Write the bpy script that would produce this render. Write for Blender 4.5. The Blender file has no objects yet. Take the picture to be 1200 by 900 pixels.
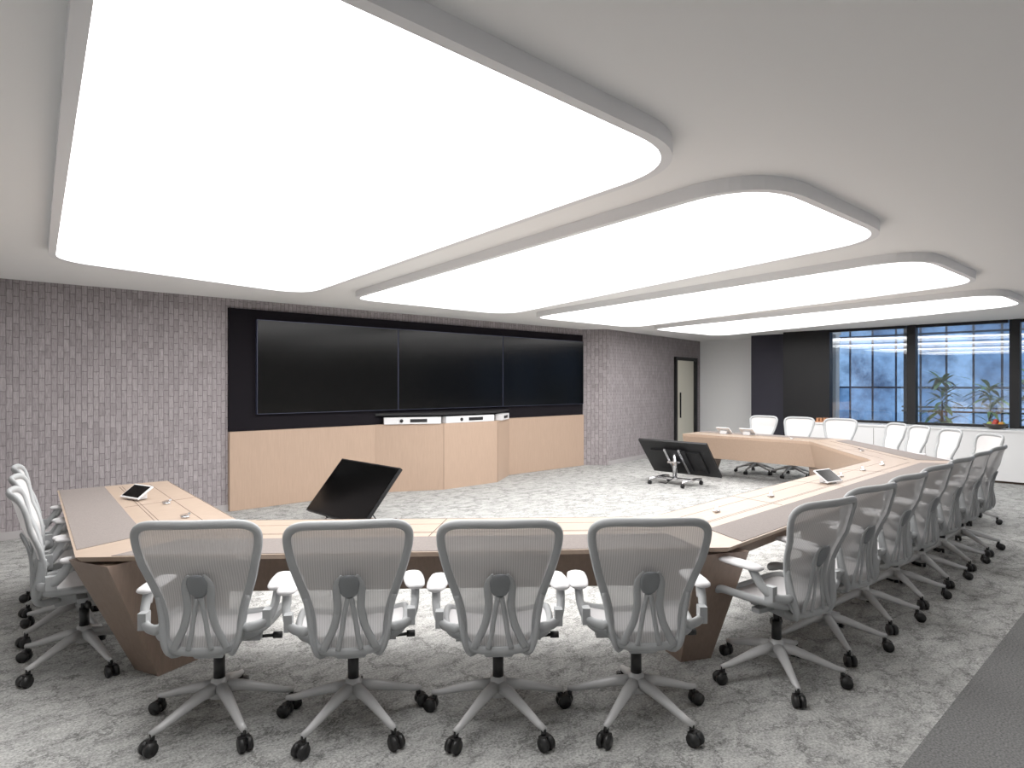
import bpy, bmesh, math, random
from mathutils import Vector, Matrix
random.seed(7)
sc = bpy.context.scene
sc.view_settings.view_transform = 'Standard'
try: sc.view_settings.look = 'None'
except Exception: pass
sc.view_settings.exposure = 0.42
sc.view_settings.gamma = 1.12

CEIL = 2.68

# ------------------------------------------------------------------ materials
def new_mat(name):
    m = bpy.data.materials.new(name); m.use_nodes = True
    nt = m.node_tree
    b = nt.nodes.get('Principled BSDF')
    return m, nt, b
def simple(name, col, rough=0.5, metal=0.0, spec=0.5, noise=0.0, nscale=20):
    m, nt, b = new_mat(name)
    b.inputs['Base Color'].default_value = (*col, 1)
    b.inputs['Roughness'].default_value = rough
    b.inputs['Metallic'].default_value = metal
    b.inputs['Specular IOR Level'].default_value = spec
    if noise > 0:
        tc = nt.nodes.new('ShaderNodeTexCoord')
        n = nt.nodes.new('ShaderNodeTexNoise'); n.inputs['Scale'].default_value = nscale
        n.inputs['Detail'].default_value = 4
        r = nt.nodes.new('ShaderNodeValToRGB')
        r.color_ramp.elements[0].position = 0.3; r.color_ramp.elements[1].position = 0.7
        r.color_ramp.elements[0].color = (*[c*(1-noise) for c in col], 1)
        r.color_ramp.elements[1].color = (*[min(1, c*(1+noise)) for c in col], 1)
        nt.links.new(tc.outputs['Object'], n.inputs['Vector'])
        nt.links.new(n.outputs['Fac'], r.inputs['Fac'])
        nt.links.new(r.outputs['Color'], b.inputs['Base Color'])
    return m
def emis(name, col, s):
    m, nt, b = new_mat(name)
    b.inputs['Base Color'].default_value = (*col, 1)
    b.inputs['Emission Color'].default_value = (*col, 1)
    b.inputs['Emission Strength'].default_value = s
    return m
def wood(name, col, stretch=(1, 1, 1), var=0.10, rough=0.42):
    m, nt, b = new_mat(name)
    tc = nt.nodes.new('ShaderNodeTexCoord'); mp = nt.nodes.new('ShaderNodeMapping')
    mp.inputs['Scale'].default_value = stretch
    n = nt.nodes.new('ShaderNodeTexNoise'); n.inputs['Scale'].default_value = 6
    n.inputs['Detail'].default_value = 6; n.inputs['Roughness'].default_value = 0.65
    r = nt.nodes.new('ShaderNodeValToRGB')
    r.color_ramp.elements[0].position = 0.3; r.color_ramp.elements[1].position = 0.72
    r.color_ramp.elements[0].color = (*[c*(1-var) for c in col], 1)
    r.color_ramp.elements[1].color = (*[min(1, c*(1+var*0.6)) for c in col], 1)
    nt.links.new(tc.outputs['Object'], mp.inputs['Vector'])
    nt.links.new(mp.outputs['Vector'], n.inputs['Vector'])
    nt.links.new(n.outputs['Fac'], r.inputs['Fac'])
    nt.links.new(r.outputs['Color'], b.inputs['Base Color'])
    b.inputs['Roughness'].default_value = rough
    return m

M_ceiling = simple('ceiling_paint', (0.90, 0.895, 0.885), 0.9, spec=0.1)
M_white = simple('white_paint', (0.86, 0.86, 0.86), 0.8, spec=0.2)
M_trim = simple('light_trim_grey', (0.80, 0.80, 0.81), 0.6)
M_panel = emis('luminous_ceiling_fabric', (1.0, 0.99, 0.985), 4.0)
M_wood_v = wood('oak_veneer_vertical', (0.42, 0.295, 0.215), (14, 14, 0.8), 0.09)
M_wood_t = wood('oak_veneer_table', (0.335, 0.250, 0.188), (2.0, 11, 4), 0.13, 0.42)
M_wood_d = wood('walnut_base', (0.235, 0.168, 0.130), (8, 8, 1.0), 0.15)
M_black = simple('black_fabric_panel', (0.007, 0.006, 0.008), 0.9, spec=0.1)
M_screen = simple('display_glass', (0.002, 0.002, 0.002), 0.16, spec=0.16)
M_bezel = simple('display_bezel', (0.05, 0.055, 0.09), 0.35, metal=0.5)
M_dark = simple('dark_plastic', (0.008, 0.008, 0.009), 0.5, spec=0.3)
M_chrome = simple('polished_steel', (0.65, 0.65, 0.67), 0.25, metal=1)
M_mat = simple('leather_writing_mat', (0.178, 0.154, 0.143), 0.8, spec=0.15, noise=0.14, nscale=140)
M_gap = simple('trough_gap', (0.09, 0.06, 0.045), 0.8)
M_base_board = simple('baseboard_paint', (0.36, 0.34, 0.34), 0.6)
M_darkcol = simple('dark_column_paint', (0.024, 0.023, 0.034), 0.6, spec=0.3)
M_blackframe = simple('window_frame_black', (0.006, 0.006, 0.007), 0.5, spec=0.3)
M_cab = simple('white_laminate', (0.80, 0.80, 0.80), 0.4)
M_door = simple('door_frosted_glass', (0.64, 0.62, 0.52), 0.35)
M_codec = simple('codec_white', (0.70, 0.70, 0.71), 0.35)
M_leaf = simple('leaf_green', (0.12, 0.24, 0.10), 0.5, noise=0.5, nscale=6)
M_pot = simple('pot_white', (0.5, 0.5, 0.5), 0.5)

def tile_mat():
    m, nt, b = new_mat('textured_wall_tile'); L = nt.links.new
    tc = nt.nodes.new('ShaderNodeTexCoord'); sp = nt.nodes.new('ShaderNodeSeparateXYZ')
    L(tc.outputs['Object'], sp.inputs[0])
    cb = nt.nodes.new('ShaderNodeCombineXYZ')
    L(sp.outputs['Z'], cb.inputs['X']); L(sp.outputs['X'], cb.inputs['Y'])
    nd = nt.nodes.new('ShaderNodeTexNoise'); nd.inputs['Scale'].default_value = 14; nd.inputs['Detail'].default_value = 3
    L(tc.outputs['Object'], nd.inputs['Vector'])
    sb = nt.nodes.new('ShaderNodeVectorMath'); sb.operation = 'MULTIPLY_ADD'
    sb.inputs[1].default_value = (0.03, 0.010, 0)
    L(nd.outputs['Color'], sb.inputs[0]); L(cb.outputs[0], sb.inputs[2])
    br = nt.nodes.new('ShaderNodeTexBrick')
    br.inputs['Scale'].default_value = 1
    br.inputs['Brick Width'].default_value = 0.14
    br.inputs['Row Height'].default_value = 0.055
    br.inputs['Mortar Size'].default_value = 0.005
    br.inputs['Mortar Smooth'].default_value = 0.6
    br.inputs['Bias'].default_value = 0.0
    br.inputs['Color1'].default_value = (0.315, 0.282, 0.290, 1)
    br.inputs['Color2'].default_value = (0.245, 0.218, 0.226, 1)
    br.inputs['Mortar'].default_value = (0.145, 0.127, 0.132, 1)
    L(sb.outputs[0], br.inputs['Vector'])
    mp = nt.nodes.new('ShaderNodeMapping'); mp.inputs['Scale'].default_value = (10, 90, 1)
    L(cb.outputs[0], mp.inputs['Vector'])
    n = nt.nodes.new('ShaderNodeTexNoise'); n.inputs['Scale'].default_value = 1; n.inputs['Detail'].default_value = 4
    n.inputs['Roughness'].default_value = 0.7
    L(mp.outputs[0], n.inputs['Vector'])
    mx = nt.nodes.new('ShaderNodeMix'); mx.data_type = 'RGBA'; mx.blend_type = 'OVERLAY'
    mx.inputs['Factor'].default_value = 0.8
    L(br.outputs['Color'], mx.inputs[6]); L(n.outputs['Fac'], mx.inputs[7])
    L(mx.outputs[2], b.inputs['Base Color'])
    bp = nt.nodes.new('ShaderNodeBump'); bp.inputs['Strength'].default_value = 0.4; bp.inputs['Distance'].default_value = 0.008
    L(mx.outputs[2], bp.inputs['Height']); L(bp.outputs[0], b.inputs['Normal'])
    b.inputs['Roughness'].default_value = 0.85
    return m
M_tile = tile_mat()

def carpet_mat():
    m, nt, b = new_mat('patterned_carpet'); L = nt.links.new
    tc = nt.nodes.new('ShaderNodeTexCoord')
    mp = nt.nodes.new('ShaderNodeMapping'); mp.inputs['Rotation'].default_value = (0, 0, 0.35)
    mp.inputs['Scale'].default_value = (1.0, 1.7, 1)
    L(tc.outputs['Object'], mp.inputs['Vector'])
    n1 = nt.nodes.new('ShaderNodeTexNoise'); n1.inputs['Scale'].default_value = 5.0
    n1.inputs['Detail'].default_value = 14; n1.inputs['Roughness'].default_value = 0.86; n1.inputs['Distortion'].default_value = 0.1
    L(mp.outputs[0], n1.inputs['Vector'])
    r1 = nt.nodes.new('ShaderNodeValToRGB')
    e = r1.color_ramp.elements
    e[0].position = 0.33; e[0].color = (0.12, 0.12, 0.118, 1)
    e[1].position = 0.58; e[1].color = (0.45, 0.45, 0.435, 1)
    q = e.new(0.44); q.color = (0.31, 0.31, 0.30, 1)
    L(n1.outputs['Fac'], r1.inputs['Fac'])
    mp2 = nt.nodes.new('ShaderNodeMapping'); mp2.inputs['Rotation'].default_value = (0, 0, -0.5)
    mp2.inputs['Scale'].default_value = (1.2, 3.0, 1)
    n0 = nt.nodes.new('ShaderNodeTexNoise'); n0.inputs['Scale'].default_value = 7; n0.inputs['Detail'].default_value = 10
    n0.inputs['Roughness'].default_value = 0.8
    L(tc.outputs['Object'], n0.inputs['Vector'])
    ad = nt.nodes.new('ShaderNodeMix'); ad.data_type = 'RGBA'; ad.blend_type = 'ADD'; ad.inputs['Factor'].default_value = 0.45
    L(tc.outputs['Object'], ad.inputs[6]); L(n0.outputs['Color'], ad.inputs[7])
    L(ad.outputs[2], mp2.inputs['Vector'])
    vo = nt.nodes.new('ShaderNodeTexVoronoi'); vo.feature = 'DISTANCE_TO_EDGE'; vo.inputs['Scale'].default_value = 2.6
    L(mp2.outputs[0], vo.inputs['Vector'])
    r2 = nt.nodes.new('ShaderNodeValToRGB')
    r2.color_ramp.elements[0].position = 0.006; r2.color_ramp.elements[0].color = (0.25, 0.25, 0.25, 1)
    r2.color_ramp.elements[1].position = 0.05; r2.color_ramp.elements[1].color = (1, 1, 1, 1)
    L(vo.outputs['Distance'], r2.inputs['Fac'])
    mu = nt.nodes.new('ShaderNodeMix'); mu.data_type = 'RGBA'; mu.blend_type = 'MULTIPLY'; mu.inputs['Factor'].default_value = 0.8
    L(r1.outputs['Color'], mu.inputs[6]); L(r2.outputs['Color'], mu.inputs[7])
    n3 = nt.nodes.new('ShaderNodeTexNoise'); n3.inputs['Scale'].default_value = 90; n3.inputs['Detail'].default_value = 3
    L(tc.outputs['Object'], n3.inputs['Vector'])
    ov = nt.nodes.new('ShaderNodeMix'); ov.data_type = 'RGBA'; ov.blend_type = 'OVERLAY'; ov.inputs['Factor'].default_value = 0.9
    L(mu.outputs[2], ov.inputs[6]); L(n3.outputs['Fac'], ov.inputs[7])
    L(ov.outputs[2], b.inputs['Base Color'])
    b.inputs['Roughness'].default_value = 1.0; b.inputs['Specular IOR Level'].default_value = 0.05
    bp = nt.nodes.new('ShaderNodeBump'); bp.inputs['Strength'].default_value = 0.3; bp.inputs['Distance'].default_value = 0.004
    L(n3.outputs['Fac'], bp.inputs['Height']); L(bp.outputs[0], b.inputs['Normal'])
    return m
M_carpet = carpet_mat()
M_carpet_dark = simple('border_carpet', (0.165, 0.165, 0.163), 1.0, spec=0.05, noise=0.4, nscale=100)

def mesh_fabric():
    m, nt, b = new_mat('woven_mesh'); L = nt.links.new
    out = nt.nodes['Material Output']
    tc = nt.nodes.new('ShaderNodeTexCoord')
    w = nt.nodes.new('ShaderNodeTexWave'); w.wave_type = 'BANDS'; w.bands_direction = 'X'
    w.inputs['Scale'].default_value = 30
    L(tc.outputs['Object'], w.inputs['Vector'])
    mr = nt.nodes.new('ShaderNodeMapRange')
    mr.inputs['To Min'].default_value = 0.03; mr.inputs['To Max'].default_value = 0.28
    L(w.outputs['Fac'], mr.inputs['Value'])
    tr = nt.nodes.new('ShaderNodeBsdfTransparent')
    mx = nt.nodes.new('ShaderNodeMixShader')
    L(mr.outputs[0], mx.inputs[0]); L(b.outputs[0], mx.inputs[1]); L(tr.outputs[0], mx.inputs[2])
    L(mx.outputs[0], out.inputs['Surface'])
    b.inputs['Base Color'].default_value = (0.60, 0.585, 0.58, 1); b.inputs['Roughness'].default_value = 0.8
    b.inputs['Specular IOR Level'].default_value = 0.2
    return m
C_MATS = [simple('chair_frame_grey', (0.34, 0.35, 0.355), 0.45, spec=0.3), mesh_fabric(),
          simple('chair_base_satin', (0.50, 0.50, 0.50), 0.35, metal=0.1),
          simple('caster_black', (0.008, 0.008, 0.008), 0.45),
          simple('armpad_light', (0.56, 0.55, 0.555), 0.6, spec=0.3),
          simple('lumbar_grey', (0.18, 0.19, 0.20), 0.5)]

def glass_mat():
    m = bpy.data.materials.new('window_glass'); m.use_nodes = True
    nt = m.node_tree; nt.nodes.clear(); L = nt.links.new
    o = nt.nodes.new('ShaderNodeOutputMaterial'); t = nt.nodes.new('ShaderNodeBsdfTransparent')
    t.inputs[0].default_value = (0.85, 0.92, 0.97, 1)
    g = nt.nodes.new('ShaderNodeBsdfGlossy'); g.inputs['Roughness'].default_value = 0.01
    g.inputs['Color'].default_value = (1, 0.98, 0.96, 1)
    mx = nt.nodes.new('ShaderNodeMixShader'); mx.inputs[0].default_value = 0.11
    L(t.outputs[0], mx.inputs[1]); L(g.outputs[0], mx.inputs[2]); L(mx.outputs[0], o.inputs[0])
    return m
M_glass = glass_mat()

# ------------------------------------------------------------------ mesh builder
class MB:
    def __init__(s): s.v = []; s.f = []; s.m = []; s.s = []
    def add(s, vs, fs, mat=0, smooth=False):
        o = len(s.v); s.v += [tuple(v) for v in vs]
        for f in fs: s.f.append([i+o for i in f]); s.m.append(mat); s.s.append(smooth)
    def box(s, c, d, mat=0, M=None):
        x, y, z = d[0]/2, d[1]/2, d[2]/2
        vs = [Vector((a, b, e)) for a in (-x, x) for b in (-y, y) for e in (-z, z)]
        if M is not None: vs = [M @ v for v in vs]
        vs = [v+Vector(c) for v in vs]
        s.add(vs, [(0, 1, 3, 2), (4, 6, 7, 5), (0, 4, 5, 1), (2, 3, 7, 6), (0, 2, 6, 4), (1, 5, 7, 3)], mat)
    def hexa(s, a, b, mat=0):
        s.add(list(a)+list(b), [(0, 1, 2, 3), (7, 6, 5, 4), (0, 4, 5, 1), (1, 5, 6, 2), (2, 6, 7, 3), (3, 7, 4, 0)], mat)
    def prism(s, poly, z0, z1, mat=0, smooth=False):
        n = len(poly)
        s.add([(p[0], p[1], z0) for p in poly]+[(p[0], p[1], z1) for p in poly],
              [tuple(range(n))[::-1], tuple(range(n, 2*n))]+[(i, (i+1) % n, n+(i+1) % n, n+i) for i in range(n)], mat, smooth)
    def tube(s, pts, ra, mat=0, rb=None, ref=(0, 0, 1), closed=False, segs=10, sc=None, smooth=True):
        pts = [Vector(p) for p in pts]; n = len(pts); rb = rb or ra; ref = Vector(ref); vs = []
        for i, p in enumerate(pts):
            a = pts[(i-1) % n] if (closed or i > 0) else p
            b = pts[(i+1) % n] if (closed or i < n-1) else p
            t = (b-a).normalized()
            A = ref-t*ref.dot(t)
            if A.length < 1e-3: A = Vector((1, 0, 0))-t*t.x
            A.normalize(); B = t.cross(A); k = sc[i] if sc else 1
            for j in range(segs):
                an = 2*math.pi*j/segs
                vs.append(p+A*math.cos(an)*ra*k+B*math.sin(an)*rb*k)
        fs = []
        for i in range(n if closed else n-1):
            for j in range(segs):
                a = i*segs+j; b = i*segs+(j+1) % segs; c = ((i+1) % n)*segs+(j+1) % segs; d = ((i+1) % n)*segs+j
                fs.append((a, b, c, d))
        if not closed:
            fs.append(tuple(range(segs))[::-1]); fs.append(tuple(range((n-1)*segs, n*segs)))
        s.add(vs, fs, mat, smooth)
    def cyl(s, p0, p1, r0, mat=0, r1=None, segs=16):
        r1 = r1 if r1 is not None else r0
        s.tube([p0, p1], 1.0, mat, segs=segs, sc=[r0, r1], ref=(0.3, 0.2, 1))
    def obj(s, name, mats, bevel=0, loc=None, rotz=0):
        me = bpy.data.meshes.new(name); me.from_pydata(s.v, [], s.f)
        for m in mats: me.materials.append(m)
        for i, p in enumerate(me.polygons): p.material_index = s.m[i]; p.use_smooth = s.s[i]
        bm = bmesh.new(); bm.from_mesh(me); bmesh.ops.recalc_face_normals(bm, faces=bm.faces); bm.to_mesh(me); bm.free()
        o = bpy.data.objects.new(name, me); sc.collection.objects.link(o)
        if loc: o.location = loc
        o.rotation_euler = (0, 0, rotz)
        if bevel:
            b = o.modifiers.new('Bevel', 'BEVEL'); b.width = bevel; b.segments = 2; b.limit_method = 'ANGLE'
        return o
def box_obj(name, lo, hi, mat, bevel=0):
    mb = MB(); c = [(a+b)/2 for a, b in zip(lo, hi)]
    mb.box((0, 0, 0), [b-a for a, b in zip(lo, hi)])
    return mb.obj(name, [mat], bevel, loc=c)
def catmull(P, k=5, closed=False):
    P = [Vector(p) for p in P]; n = len(P); out = []
    for i in range(n if closed else n-1):
        g = (lambda j: P[j % n]) if closed else (lambda j: P[max(0, min(n-1, j))])
        a, b, c, d = g(i-1), g(i), g(i+1), g(i+2)
        for q in range(k):
            t = q/k
            out.append(0.5*((2*b)+(c-a)*t+(2*a-5*b+4*c-d)*t*t+(3*b-a-3*c+d)*t**3))
    if not closed: out.append(P[-1])
    return out

# ------------------------------------------------------------------ room shell
mb = MB(); mb.prism([(-2.6, 0.87), (15.2, 0.87), (15.2, 9.2), (-2.6, 9.2)], -0.1, 0.0); mb.obj('floor', [M_carpet])
mb = MB(); mb.prism([(-2.6, -2.2), (13.7, -2.2), (13.7, 0.87), (-2.6, 0.87)], -0.1, 0.0); mb.obj('floor_border', [M_carpet_dark])
mb = MB(); mb.prism([(-2.6, -2.2), (13.7, -2.2), (13.7, 5.5), (15.2, 5.5), (15.2, 9.2), (-2.6, 9.2)], CEIL, CEIL+0.15); mb.obj('ceiling', [M_ceiling])
mb = MB(); mb.prism([(-2.6, 8.47), (9.93, 8.47), (10.3, 8.1), (14.9, 8.8), (15.2, 8.84), (15.2, 9.2), (-2.6, 9.2)], 0, CEIL)
mb.obj('wall_north', [M_tile])
box_obj('wall_west', (-2.8, -2.2, 0), (-2.6, 9.2, CEIL), M_white)
box_obj('wall_south', (-2.6, -2.4, 0), (13.7, -2.2, CEIL), M_white)
box_obj('wall_east', (14.9, 5.5, 0), (15.1, 8.79, CEIL), M_white)
mb = MB()
mb.box((0.25, 8.462, 0.04), (5.7, 0.016, 0.08))
mb.obj('baseboard_north', [M_base_board])
mb = MB()
a, b = Vector((10.3, 8.1, 0.04)), Vector((13.35, 8.1+0.152*3.05, 0.04))
ang = math.atan2(b.y-a.y, b.x-a.x)
mb.box((a+b)/2+Vector((0.001, -0.01, 0)), ((b-a).length, 0.016, 0.08), 0, Matrix.Rotation(ang, 3, 'Z'))
mb.obj('baseboard_northeast', [M_base_board])
def wl(u): return 8.1+0.152*(u-10.3)
mb = MB(); R = Matrix.Rotation(ang, 3, 'Z'); c0 = Vector((14.0, wl(14.0)-0.02, 0))
T = Vector((math.cos(ang), math.sin(ang), 0)); N = Vector((math.sin(ang), -math.cos(ang), 0))
for sx in (-0.6, 0.6): mb.box(c0+T*sx+N*0.01+Vector((0, 0, 1.1)), (0.08, 0.06, 2.2), 0, R)
mb.box(c0+N*0.01+Vector((0, 0, 2.2)), (1.28, 0.06, 0.08), 0, R)
mb.box(c0+Vector((0, 0, 1.08)), (1.12, 0.02, 2.16), 1, R)
mb.box(c0+T*0.48+N*0.02+Vector((0, 0, 1.08)), (0.05, 0.03, 2.16), 0, R)
mb.box(c0-T*0.42+N*0.05+Vector((0, 0, 1.1)), (0.025, 0.03, 0.6), 0, R)
mb.obj('door_1', [M_blackframe, M_door])

# ------------------------------------------------------------------ screen wall
box_obj('acoustic_wall_panel', (3.1, 8.43, 1.0), (9.92, 8.47, 2.56), M_black)
mb = MB()
mb.box((6.51, 8.435, 0.5), (6.82, 0.066, 0.995), 0)
mb.obj('wood_wainscot', [M_wood_v, M_gap])
for i in range(3):
    mb = MB(); u0 = 3.43+i*2.15
    mb.box((u0+1.075, 8.40, 1.82), (2.142, 0.05, 1.222), 0)
    mb.box((u0+1.075, 8.372, 1.82), (2.126, 0.006, 1.206), 1)
    mb.obj('wall_display' if i == 0 else 'wall_display.%03d' % i, [M_bezel, M_screen])
P = [(5.2, 8.40), (6.1, 7.93), (7.2, 7.93), (7.9, 8.40)]
mb = MB()
mb.prism(P, 0.0, 1.0, 0)
def sh(P, k):
    c = Vector((6.55, 8.40)); return [tuple(c+(Vector(p)-c)*k) for p in P]
mb.prism(sh(P, 0.55), 1.0, 1.13, 1)
mb.prism(sh(P, 1.0), 1.13, 1.165, 1)
for x in (6.1, 7.2): mb.box((x, 7.929, 0.5), (0.004, 0.004, 0.99), 2)
mb.obj('media_cabinet', [M_wood_v, M_dark, M_gap])
def codec(name, c, w, rz):
    mb = MB(); mb.box((0, 0, 0), (w, 0.12, 0.10), 0)
    mb.box((w*0.1, -0.062, 0), (w*0.3, 0.006, 0.05), 1); mb.cyl((-w*0.2, -0.058, 0), (-w*0.2, -0.075, 0), 0.026, 1)
    mb.obj(name, [M_codec, M_dark], 0.01, loc=c, rotz=rz)
codec('video_conference_camera', (5.70, 8.175, 1.052), 0.85, math.atan2(-0.47, 0.9))
codec('video_conference_camera.001', (6.65, 8.0, 1.052), 0.98, 0)
codec('video_conference_camera.002', (7.5, 8.14, 1.052), 0.5, math.atan2(0.47, 0.7))

# ------------------------------------------------------------------ luminous ceiling panels
def round_poly(P, rad, k=12):
    P = [Vector(p) for p in P]; n = len(P); out = []
    for i in range(n):
        a, p, b = P[i-1], P[i], P[(i+1) % n]
        d1 = (a-p).normalized(); d2 = (b-p).normalized()
        r = rad[i]; s, e = p+d1*r, p+d2*r
        for q in range(k+1):
            t = q/k; out.append((1-t)**2*s+2*t*(1-t)*p+t*t*e)
    return out
def offset(P, d):
    n = len(P); out = []
    A = sum(P[i].x*P[(i+1) % n].y-P[(i+1) % n].x*P[i].y for i in range(n)); sg = 1 if A > 0 else -1
    for i in range(n):
        t = (P[(i+1) % n]-P[i-1]).normalized(); out.append(P[i]+Vector((t.y, -t.x))*d*sg)
    return out
PANELS = [[(0.98, 6.42), (3.40, 6.95), (2.62, 1.59), (0.33, 1.55)],
          [(4.00, 6.95), (6.50, 6.95), (4.98, 1.50), (3.15, 1.53)],
          [(7.1, 7.0), (9.6, 7.0), (7.88, 1.55), (5.98, 1.57)],
          [(10.2, 7.0), (12.6, 7.0), (10.5, 1.58), (9.0, 1.6)]]
for i, PP in enumerate(PANELS):
    R_ = round_poly(PP, [0.3, 0.5, 0.42, 0.45]); O_ = offset(R_, 0.05)
    n = len(R_); mb = MB()
    mb.add([(p.x, p.y, CEIL-0.012) for p in R_], [tuple(range(n))], 0)
    z0, z1 = CEIL, CEIL-0.075
    vs = [(p.x, p.y, z0) for p in R_]+[(p.x, p.y, z1) for p in R_]+[(p.x, p.y, z1) for p in O_]+[(p.x, p.y, z0) for p in O_]
    fs = []
    for j in range(n):
        k = (j+1) % n
        for q in range(4): fs.append((q*n+j, q*n+k, ((q+1) % 4)*n+k, ((q+1) % 4)*n+j))
    mb.add(vs, fs, 1)
    mb.obj('ceiling_light_panel' if i == 0 else 'ceiling_light_panel.%03d' % i, [M_panel, M_trim])

# ------------------------------------------------------------------ window wall
box_obj('dark_column', (14.0, 6.06, 0), (14.88, 6.98, CEIL), M_darkcol)
box_obj('wall_window_return', (13.55, 5.2, 0), (13.75, 6.055, CEIL), M_blackframe)
box_obj('wall_window_sill', (13.52, -2.2, 0), (13.7, 5.2, 0.86), M_white)
vs_ = [5.2, 3.7, 2.18, 0.66, -0.86, -2.2]
for i in range(5):
    a, b = vs_[i+1], vs_[i]; mb = MB()
    mb.box((13.6, (a+b)/2, (0.86+CEIL)/2), (0.012, b-a-0.02, CEIL-0.88), 0)
    mb.box((13.6, b-0.045, (0.86+CEIL)/2), (0.16, 0.088, CEIL-0.87), 1)
    mb.box((13.6, a+0.03, (0.86+CEIL)/2), (0.10, 0.058, CEIL-0.87), 1)
    mb.box((13.6, (a+b)/2, 0.885), (0.10, b-a-0.16, 0.045), 1)
    mb.box((13.6, (a+b)/2, CEIL-0.03), (0.10, b-a-0.16, 0.05), 1)
    mb.obj('window_%d' % (i+1), [M_glass, M_blackframe])
mb = MB(); mb.box((13.24, 1.6, 0.435), (0.50, 7.4, 0.79), 0); mb.box((13.26, 1.6, 0.02), (0.42, 7.3, 0.04), 1)
mb.box((13.235, 1.6, 0.845), (0.53, 7.44, 0.03), 0)
for k in range(9): mb.box((12.989, -1.6+k*0.82, 0.43), (0.004, 0.006, 0.74), 1)
mb.obj('white_credenza', [M_cab, M_gap])
mb = MB(); prof = [(0.05, 0), (0.09, 0.01), (0.15, 0.05), (0.18, 0.09), (0.17, 0.09), (0.13, 0.05), (0.02, 0.03)]
sg = 20
mb.add([(r*math.cos(2*math.pi*j/sg), r*math.sin(2*math.pi*j/sg), z) for r, z in prof for j in range(sg)],
       [(i*sg+j, i*sg+(j+1) % sg, (i+1)*sg+(j+1) % sg, (i+1)*sg+j) for i in range(len(prof)-1) for j in range(sg)], 0, True)
mb.add([(0.05*math.cos(2*math.pi*j/sg), 0.05*math.sin(2*math.pi*j/sg), 0) for j in range(sg)], [tuple(range(sg))], 0)
def ball(mb, c, r, mat):
    pts = [(c[0], c[1], c[2]+r*math.cos(math.pi*k/8)) for k in range(9)]
    mb.tube(pts, r, mat, sc=[max(0.02, math.sin(math.pi*k/8)) for k in range(9)], ref=(1, 0, 0), segs=12)
for k in range(7):
    an = k*2*math.pi/6; rr = 0.09 if k < 6 else 0
    ball(mb, (rr*math.cos(an), rr*math.sin(an), 0.085+(0.04 if k == 6 else 0)), 0.042, 1+k % 3)
mb.obj('fruit_bowl', [simple('bowl_dark', (0.05, 0.04, 0.035), 0.4), simple('apple_red', (0.5, 0.05, 0.03), 0.4),
       simple('orange_peel', (0.7, 0.28, 0.03), 0.5), simple('pear_green', (0.3, 0.42, 0.08), 0.5)], loc=(13.15, 2.35, 0.86))
mb = MB()
mb.box((0, 0, 0.01), (0.25, 0.34, 0.02), 0)
for k in range(5): mb.box((0, -0.13+k*0.065, 0.05), (0.2, 0.045, 0.06), 0)
mb.obj('wooden_tray', [wood('tray_wood', (0.45, 0.2, 0.09), (4, 4, 4))], 0.003, loc=(13.2, 5.05, 0.86))

# exterior beyond the glass
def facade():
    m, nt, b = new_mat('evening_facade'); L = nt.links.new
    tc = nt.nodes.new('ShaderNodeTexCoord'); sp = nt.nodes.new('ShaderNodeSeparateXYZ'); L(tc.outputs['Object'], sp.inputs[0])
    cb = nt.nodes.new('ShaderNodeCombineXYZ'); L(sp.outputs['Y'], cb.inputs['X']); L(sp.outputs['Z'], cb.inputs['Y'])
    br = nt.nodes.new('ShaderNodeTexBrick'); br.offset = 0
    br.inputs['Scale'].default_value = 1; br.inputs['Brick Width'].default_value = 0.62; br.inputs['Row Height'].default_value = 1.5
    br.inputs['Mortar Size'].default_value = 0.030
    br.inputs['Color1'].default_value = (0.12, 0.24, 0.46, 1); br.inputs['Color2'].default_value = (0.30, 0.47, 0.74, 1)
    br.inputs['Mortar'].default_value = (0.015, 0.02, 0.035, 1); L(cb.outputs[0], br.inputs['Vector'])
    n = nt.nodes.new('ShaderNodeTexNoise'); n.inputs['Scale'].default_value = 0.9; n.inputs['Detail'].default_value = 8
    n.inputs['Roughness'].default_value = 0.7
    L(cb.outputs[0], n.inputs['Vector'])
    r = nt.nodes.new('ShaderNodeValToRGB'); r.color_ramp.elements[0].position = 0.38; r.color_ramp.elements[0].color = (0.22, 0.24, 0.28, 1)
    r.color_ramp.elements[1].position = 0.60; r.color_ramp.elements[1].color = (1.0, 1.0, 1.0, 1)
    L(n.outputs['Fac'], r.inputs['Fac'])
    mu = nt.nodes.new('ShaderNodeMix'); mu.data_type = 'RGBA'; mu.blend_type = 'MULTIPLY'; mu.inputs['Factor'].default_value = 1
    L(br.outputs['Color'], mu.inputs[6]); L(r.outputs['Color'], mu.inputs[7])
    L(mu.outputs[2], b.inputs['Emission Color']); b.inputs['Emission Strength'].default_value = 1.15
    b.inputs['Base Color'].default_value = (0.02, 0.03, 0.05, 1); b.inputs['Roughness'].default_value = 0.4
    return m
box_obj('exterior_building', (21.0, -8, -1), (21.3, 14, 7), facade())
box_obj('exterior_ground', (13.75, -8, -0.12), (21.0, 5.2, -0.02), simple('terrace_paving', (0.12, 0.12, 0.13), 0.7, noise=0.2, nscale=3))
mb = MB()
for k in range(5): mb.box((18.0, -5+k*2.5, 1.6), (0.10, 0.10, 3.24), 0)
for z in (0.95, 1.05): mb.box((18.0, 0, z), (0.05, 10.2, 0.04), 0)
mb.box((18.0, 0, 3.2), (0.2, 10.2, 0.14), 1)
mb.obj('exterior_pergola', [M_blackframe, simple('pergola_wood', (0.25, 0.14, 0.08), 0.6)])
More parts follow.
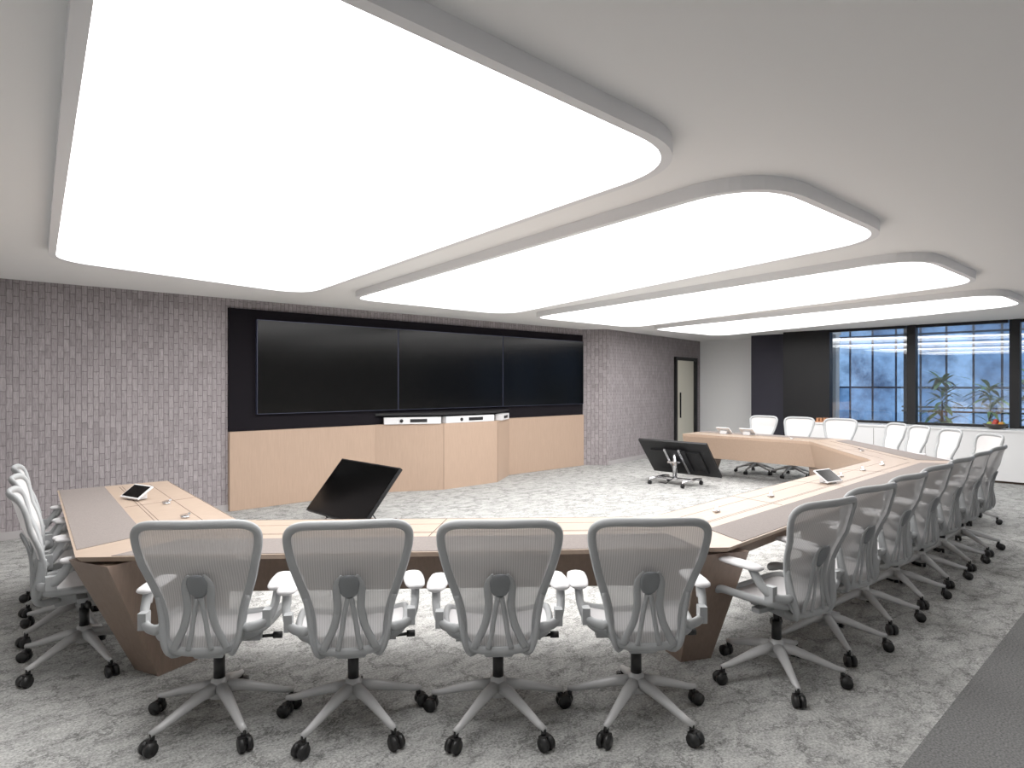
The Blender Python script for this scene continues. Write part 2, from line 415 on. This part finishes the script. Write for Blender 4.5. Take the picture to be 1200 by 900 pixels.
def plant(name, loc, h, nl, seed):
    rnd = random.Random(seed); mb = MB()
    mb.cyl((0, 0, 0), (0, 0, 0.5), 0.2, 1, 0.28, 20)
    mb.cyl((0, 0, 0.5), (0, 0, h*0.65), 0.025, 2, 0.015, 8)
    for k in range(nl):
        a = rnd.uniform(0, 6.283); z = rnd.uniform(0.4, 0.9)*h; el = rnd.uniform(-0.2, 0.9); Ln = rnd.uniform(0.3, 0.62)
        d = Vector((math.cos(a)*math.cos(el), math.sin(a)*math.cos(el), math.sin(el))); s = Vector((-math.sin(a), math.cos(a), 0))
        p = Vector((0, 0, z)); w = rnd.uniform(0.025, 0.05); rows = []
        for q in range(6):
            t = q/5; c = p+d*Ln*t+Vector((0, 0, -0.35*Ln*t*t)); ww = w*math.sin(math.pi*min(0.97, max(0.06, t)))
            rows += [c-s*ww, c+s*ww]
        mb.add(rows, [(2*q, 2*q+1, 2*q+3, 2*q+2) for q in range(5)], 0, True)
    mb.obj(name, [M_leaf, M_pot, M_gap], loc=loc)
plant('potted_palm', (14.6, 3.45, -0.02), 2.0, 80, 1)
plant('potted_palm.001', (14.9, 2.75, -0.02), 1.75, 70, 2)
plant('potted_palm.002', (16.0, 2.3, -0.02), 2.1, 70, 3)
l = bpy.data.lights.new('plant_fill_light', 'POINT'); l.energy = 120; l.color = (1, 0.92, 0.82); l.shadow_soft_size = 0.2  # added fill light to brighten the palms, stands for no real fixture
lo = bpy.data.objects.new('plant_fill_light', l); lo.location = (14.3, 1.6, 3.3); sc.collection.objects.link(lo)

# ------------------------------------------------------------------ conference table
O = [Vector(p) for p in [(1.0, 6.45), (0.68, 3.9), (3.25, 1.74), (8.6, 1.85), (10.95, 3.9), (11.0, 6.35)]]
I = [Vector(p) for p in [(1.82, 6.42), (1.62, 4.25), (3.63, 2.5), (8.15, 2.62), (10.1, 4.1), (10.1, 6.3)]]
mb = MB()
prof = [(0, .73), (1, .73), (1, .69), (.86, .33), (.80, .33), (.70, .60), (.52, .68), (.03, .70)]
ms = [0, 1, 1, 2, 2, 2, 2, 0]
def TP(i, t, z): p = O[i].lerp(I[i], t); return (p.x, p.y, z)
n = len(prof)
for i in range(5):
    vs = [TP(i, t, z) for t, z in prof]+[TP(i+1, t, z) for t, z in prof]
    for j in range(n):
        k = (j+1) % n; mb.add([vs[j], vs[k], vs[n+k], vs[n+j]], [(0, 1, 2, 3)], ms[j])
for i in (0, 5): mb.add([TP(i, t, z) for t, z in prof], [tuple(range(n))], 1)
def seg(i, t0, t1, g0, g1, z0, z1, mat):
    a0, b0 = O[i].lerp(I[i], t0), O[i+1].lerp(I[i+1], t0); a1, b1 = O[i].lerp(I[i], t1), O[i+1].lerp(I[i+1], t1)
    d0, d1 = (b0-a0).normalized(), (b1-a1).normalized()
    q = [a0+d0*g0, b0-d0*g1, b1-d1*g1, a1+d1*g0]
    mb.hexa([(p.x, p.y, z0) for p in q], [(p.x, p.y, z1) for p in q], mat)
for i in range(5):
    seg(i, 0.015, 0.40, 0.02 if i == 0 else 0.16, 0.02 if i == 4 else 0.16, 0.728, 0.733, 3)
    for t in (0.52, 0.545, 0.80, 0.992):
        seg(i, t, t+0.005, 0.12, 0.12, 0.7285, 0.7308, 4)
    L_ = (O[i+1]-O[i]).length; m_ = max(2, round(L_/1.4))
    for k in range(1, m_):
        f = k/m_; a = O[i].lerp(O[i+1], f).lerp(I[i].lerp(I[i+1], f), 0.42); b = O[i].lerp(O[i+1], f).lerp(I[i].lerp(I[i+1], f), 0.995)
        d = (O[i+1]-O[i]).normalized()*0.003
        mb.hexa([(p.x, p.y, 0.7285) for p in (a-d, a+d, b+d, b-d)], [(p.x, p.y, 0.7308) for p in (a-d, a+d, b+d, b-d)], 4)
def pedestal(o, i_, ht=0.16, hb=0.10):
    a = (i_-o); d = Vector((-a.y, a.x)).normalized()
    def P_(t, s, z): p = o+a*t+d*s; return (p.x, p.y, z)
    mb.hexa([P_(.38, -hb, 0), P_(.82, -hb, 0), P_(.82, hb, 0), P_(.38, hb, 0)],
            [P_(.06, -ht, .685), P_(.84, -ht, .685), P_(.84, ht, .685), P_(.06, ht, .685)], 2)
for i in (1, 2, 3, 4): pedestal(O[i], I[i])
pedestal(O[0].lerp(O[1], .12), I[0].lerp(I[1], .12)); pedestal(O[5].lerp(O[4], .12), I[5].lerp(I[4], .12))
pedestal(O[2].lerp(O[3], .5), I[2].lerp(I[3], .5))
mb.obj('conference_table', [M_wood_t, M_wood_v, M_wood_d, M_mat, M_gap])

def tablet(name, u, v, face, w=0.24, h=0.15, white=False):
    mb = MB(); R_ = Matrix.Rotation(math.radians(-55), 3, 'X'); zc = h*0.5*math.cos(math.radians(55))+0.012
    mb.box((0, 0, zc), (w, 0.012, h), 0, R_)
    mb.box(Vector((0, 0, zc))+R_ @ Vector((0, -0.0075, 0)), (w-0.02, 0.002, h-0.02), 1, R_)
    mb.box((0, 0.025, zc*0.45), (w*0.5, 0.04, zc*0.9), 0)
    mb.box((0, 0.0, 0.003), (w*0.5, 0.08, 0.006), 0)
    mb.obj(name, [M_codec, M_codec if white else M_screen], 0.002, loc=(u, v, 0.734), rotz=face)
tablet('touch_tablet', 1.36, 5.55, math.radians(-75), 0.24, 0.14)
tablet('touch_tablet.001', 6.0, 2.28, math.radians(-10), 0.24, 0.16)
tablet('touch_tablet.002', 10.55, 5.75, math.radians(90), 0.24, 0.17, True)
tablet('touch_tablet.003', 10.6, 5.35, math.radians(90), 0.24, 0.17, True)
def mic(k, i, f, t):
    p = O[i].lerp(O[i+1], f).lerp(I[i].lerp(I[i+1], f), t); mb = MB()
    mb.cyl((0, 0, 0), (0, 0, 0.010), 0.026, 0); mb.box((0, 0, 0.020), (0.09, 0.018, 0.012), 0, Matrix.Rotation(-0.25, 3, 'Y'))
    d = O[i+1]-O[i]
    mb.obj('table_microphone' if k == 0 else 'table_microphone.%03d' % k, [M_chrome], loc=(p.x, p.y, 0.732), rotz=math.atan2(d.y, d.x)+0.4)
for k, (i, f, t) in enumerate([(0, .55, .72), (0, .82, .72), (1, .3, .7), (1, .72, .7), (2, .12, .7), (2, .3, .7), (2, .62, .7), (2, .75, .7), (2, .88, .7), (3, .4, .7), (4, .2, .7)]):
    mic(k, i, f, t)

# ------------------------------------------------------------------ rolling display carts
def cart(name, loc, rz):
    mb = MB(); R = Matrix.Rotation(math.radians(-40), 3, 'Y')
    c = Vector((0, 0, 0.42))
    def L3(x, y, z): return c+R @ Vector((x, y, z))
    mb.box(L3(0, 0, 0), (0.035, 1.24, 0.72), 0, R)
    mb.box(L3(0.019, 0, 0), (0.003, 1.21, 0.69), 1, R)
    mb.box(L3(-0.03, 0, -0.05), (0.03, 0.9, 0.45), 0, R)
    mb.box(L3(-0.055, 0, 0), (0.03, 0.42, 0.42), 2, R)
    for y in (-0.13, 0.13): mb.box(L3(-0.08, y, 0), (0.03, 0.04, 0.5), 3, R)
    for k in range(7): mb.box(L3(-0.0465, -0.36+k*0.12, -0.22), (0.004, 0.08, 0.02), 2, R)
    mb.tube([(-0.12, 0, 0.1), (-0.12, 0, 0.50)], 0.035, 3, segs=14)
    mb.box((-0.1, 0, 0.36), (0.22, 0.16, 0.03), 3)
    mb.box((-0.12, 0, 0.095), (0.10, 0.62, 0.03), 3)
    for y in (-0.3, 0.3):
        mb.tube([(-0.38, y, 0.085), (0.0, y, 0.1), (0.16, y, 0.085)], 0.022, 3)
        for x in (-0.38, 0.16):
            mb.cyl((x, y, 0.06), (x, y, 0.09), 0.012, 3)
            mb.cyl((x, y-0.02, 0.032), (x, y+0.02, 0.032), 0.032, 2)
    mb.tube([(-0.14, -0.05, 0.3), (-0.28, -0.1, 0.15), (-0.3, 0.05, 0.03), (-0.2, 0.25, 0.02)], 0.008, 2, segs=6)
    mb.obj(name, [M_dark, M_screen, M_blackframe, M_chrome], loc=loc, rotz=rz)
cart('rolling_display_cart', (3.73, 6.5, 0), math.pi)
cart('rolling_display_cart.001', (9.2, 5.8, 0), 0)

# ------------------------------------------------------------------ task chair (faces local +Y)
def chair_mesh():
    mb = MB()
    for k in range(5):
        a = math.radians(90+72*k); d = Vector((math.cos(a), math.sin(a), 0))
        pts = [d*0.03+Vector((0, 0, 0.165)), d*0.10+Vector((0, 0, 0.155)), d*0.2+Vector((0, 0, 0.125)), d*0.29+Vector((0, 0, 0.096)), d*0.335+Vector((0, 0, 0.088))]
        mb.tube(pts, 0.026, 2, rb=0.027, sc=[1.15, 1.0, .78, .62, .5])
        e = d*0.325; s = Vector((-d.y, d.x, 0)); off = d*0.018
        mb.cyl(e+Vector((0, 0, 0.05)), e+Vector((0, 0, 0.09)), 0.012, 3, segs=8)
        for q in (-1, 1):
            cc = e+s*0.017*q
            mb.cyl(cc-s*0.010+Vector((0, 0, 0.031))+off, cc+s*0.010+Vector((0, 0, 0.031))+off, 0.031, 3, segs=14)
        mb.box(e+Vector((0, 0, 0.045))+off*0.5, (0.03, 0.05, 0.035), 3, Matrix.Rotation(a, 3, 'Z'))
    mb.cyl((0, 0, 0.12), (0, 0, 0.21), 0.045, 2, 0.036)
    mb.cyl((0, 0, 0.21), (0, 0, 0.31), 0.026, 3); mb.cyl((0, 0, 0.31), (0, 0, 0.40), 0.018, 3)
    mb.hexa([(-.06, -.14, .355), (.06, -.14, .355), (.06, .12, .375), (-.06, .12, .375)], [(-.10, -.16, .42), (.10, -.16, .42), (.09, .14, .43), (-.09, .14, .43)], 0)
    mb.box((0, -0.02, 0.405), (0.40, 0.05, 0.025), 0)
    mb.cyl((0.1, 0.0, 0.39), (0.27, 0.0, 0.40), 0.008, 3); mb.cyl((0.25, 0, 0.40), (0.29, 0.0, 0.40), 0.016, 3)
    half = [(0, -.20), (.10, -.20), (.18, -.18), (.225, -.12), (.245, -.02), (.25, .10), (.24, .19), (.20, .25), (.11, .275), (0, .28)]
    hs = catmull([(x, y, 0) for x, y in half], 4)
    def sz(x, y): return 0.462-0.9*max(0.0, y-0.14)**1.5+0.3*x*x
    rows = []
    nc = 9
    for p in hs:
        for j in range(nc):
            x = -p.x+2*p.x*j/(nc-1); edge = abs(2*j/(nc-1)-1)
            rows.append((x, p.y, sz(x, p.y)-0.018*(1-edge**2)*(p.x/0.25)))
    mb.add(rows, [(i*nc+j, i*nc+j+1, (i+1)*nc+j+1, (i+1)*nc+j) for i in range(len(hs)-1) for j in range(nc-1)], 4, True)
    loop = [Vector((p.x, p.y, sz(p.x, p.y))) for p in hs]+[Vector((-p.x, p.y, sz(p.x, p.y))) for p in hs[-2:0:-1]]
    mb.tube(loop, 0.022, 0, rb=0.016, ref=(0, 0, 1), closed=True, segs=8)
    bh = [(0, 1.004), (.11, 1.004), (.205, .996), (.250, .966), (.256, .915), (.242, .84), (.218, .75), (.192, .67), (.172, .60), (.162, .53), (.158, .48), (.132, .440), (.07, .425), (0, .422)]
    bs = catmull([(x, 0, z) for x, z in bh], 4)
    def by(x, z):
        t = max(0.0, (z-0.43)/0.6)
        y = -0.235-0.12*t**1.6+0.035*math.sin(math.pi*min(1, t/0.65))
        return y+0.75*x*x
    rows = []
    for p in bs:
        for j in range(nc):
            x = -p.x+2*p.x*j/(nc-1); rows.append((x, by(x, p.z), p.z))
    mb.add(rows, [(i*nc+j, i*nc+j+1, (i+1)*nc+j+1, (i+1)*nc+j) for i in range(len(bs)-1) for j in range(nc-1)], 1, True)
    loop = [Vector((p.x, by(p.x, p.z), p.z)) for p in bs]+[Vector((-p.x, by(p.x, p.z), p.z)) for p in bs[-2:0:-1]]
    mb.tube(loop, 0.014, 0, rb=0.020, ref=(0, 1, 0), closed=True, segs=8)
    # lumbar support: dark pad held by an inverted-V yoke of broad light straps
    zp = [.665, .675, .70, .735, .765, .775]
    mb.tube([(0, by(0, z)-.024, z) for z in zp], 0.046, 5, rb=0.010, ref=(1, 0, 0), sc=[.25, .6, .95, 1, .8, .45], segs=14)
    for s in (-1, 1):
        st = catmull([(s*.030, by(.03, .77)-.022, .775), (s*.052, by(.05, .73)-.024, .735), (s*.052, by(.05, .68)-.028, .68), (s*.050, by(.05, .62)-.032, .62), (s*.066, by(.06, .54)-.03, .54), (s*.098, by(.09, .47)-.02, .47), (s*.112, by(.10, .43)-.01, .437)], 4)
        mb.tube(st, 0.007, 0, rb=0.017, ref=(0, 1, 0), segs=8, sc=[.4+.6*min(1, i/6) for i in range(len(st))])
        ins = catmull([(s*.008, by(0, .66)-.03, .665), (s*.022, by(.02, .58)-.034, .59), (s*.036, by(.03, .50)-.028, .50), (s*.05, by(.05, .43)-.012, .435)], 4)
        mb.tube(ins, 0.006, 0, rb=0.011, ref=(0, 1, 0), segs=8)
        yk = catmull([(s*.08, -.12, .40), (s*.13, -.21, .41), (s*.158, by(.15, .47)-.02, .47), (s*.174, by(.166, .56)-.015, .57), (s*.192, by(.18, .65), .66)], 4)
        mb.tube(yk, 0.013, 0, rb=0.020, ref=(1, 0, 0), segs=8)
        br = catmull([(s*.165, by(.165, .52)-.01, .52), (s*.21, -.205, .515), (s*.262, -.17, .53), (s*.285, -.12, .58), (s*.29, -.075, .65)], 4)
        mb.tube(br, 0.019, 0, rb=0.024, ref=(1, 0, 0), segs=10)
        mb.box((s*.268, -.165, .545), (.035, .05, .075), 0)
        mb.cyl((s*.285, -.09, .60), (s*.288, -.06, .655), 0.018, 2)
        py = [-.13, -.12, -.09, -.03, .04, .10, .13, .14]
        mb.tube([(s*(.292-.05*(y+.13)/.27*0.3), y, .660-0.004*(i > 5)) for i, y in enumerate(py)], 0.018, 4, rb=0.049, ref=(0, 0, 1), sc=[.3, .68, .9, 1, 1, .9, .65, .25], segs=14)
    return mb
cm = chair_mesh()
first = None; cn = 0
def chair(u, v, dx, dy, jit=0.0):
    global first, cn
    rz = math.atan2(dy, dx)-math.pi/2+jit
    if first is None:
        first = cm.obj('office_chair', C_MATS, loc=(u, v, 0), rotz=rz)
    else:
        cn += 1
        o = bpy.data.objects.new('office_chair.%03d' % cn, first.data); sc.collection.objects.link(o)
        o.location = (u, v, 0); o.rotation_euler = (0, 0, rz)
J = lambda: random.uniform(-0.06, 0.06)
fx, fy = 0.65, 0.76
for (u, v, j) in [(1.14, 3.22, .04), (1.60, 2.78, .12), (2.11, 2.32, 0.0), (2.62, 1.89, -.02)]: chair(u, v, fx, fy, j)
for k in range(7): chair(3.52+0.68*k, 1.61+0.005*k, 0, 1, (-.2, -.17, -.14, -.1, -.1, -.05, -.02)[k]+J()*.4)
for (u, v) in [(.82, 4.45), (.90, 5.08), (.98, 5.72)]: chair(u, v, 1, -.12, J())
for (u, v) in [(9.15, 1.95), (9.72, 2.47), (10.23, 2.95), (10.64, 3.35)]: chair(u, v, -.67, .74, J())
for v in (5.55, 4.9, 4.2): chair(11.3, v, -1, 0, J())

# ------------------------------------------------------------------ world, camera
w = bpy.data.worlds.new('evening'); sc.world = w; w.use_nodes = True
w.node_tree.nodes['Background'].inputs[0].default_value = (0.10, 0.16, 0.30, 1)
w.node_tree.nodes['Background'].inputs[1].default_value = 0.5
cam = bpy.data.cameras.new('camera'); co = bpy.data.objects.new('camera', cam); sc.collection.objects.link(co)
cam.sensor_width = 36; cam.lens = 23.1; cam.clip_end = 200
co.location = (0, 0, 1.6); co.rotation_euler = (math.radians(90), 0, math.radians(-43.5))
sc.camera = co
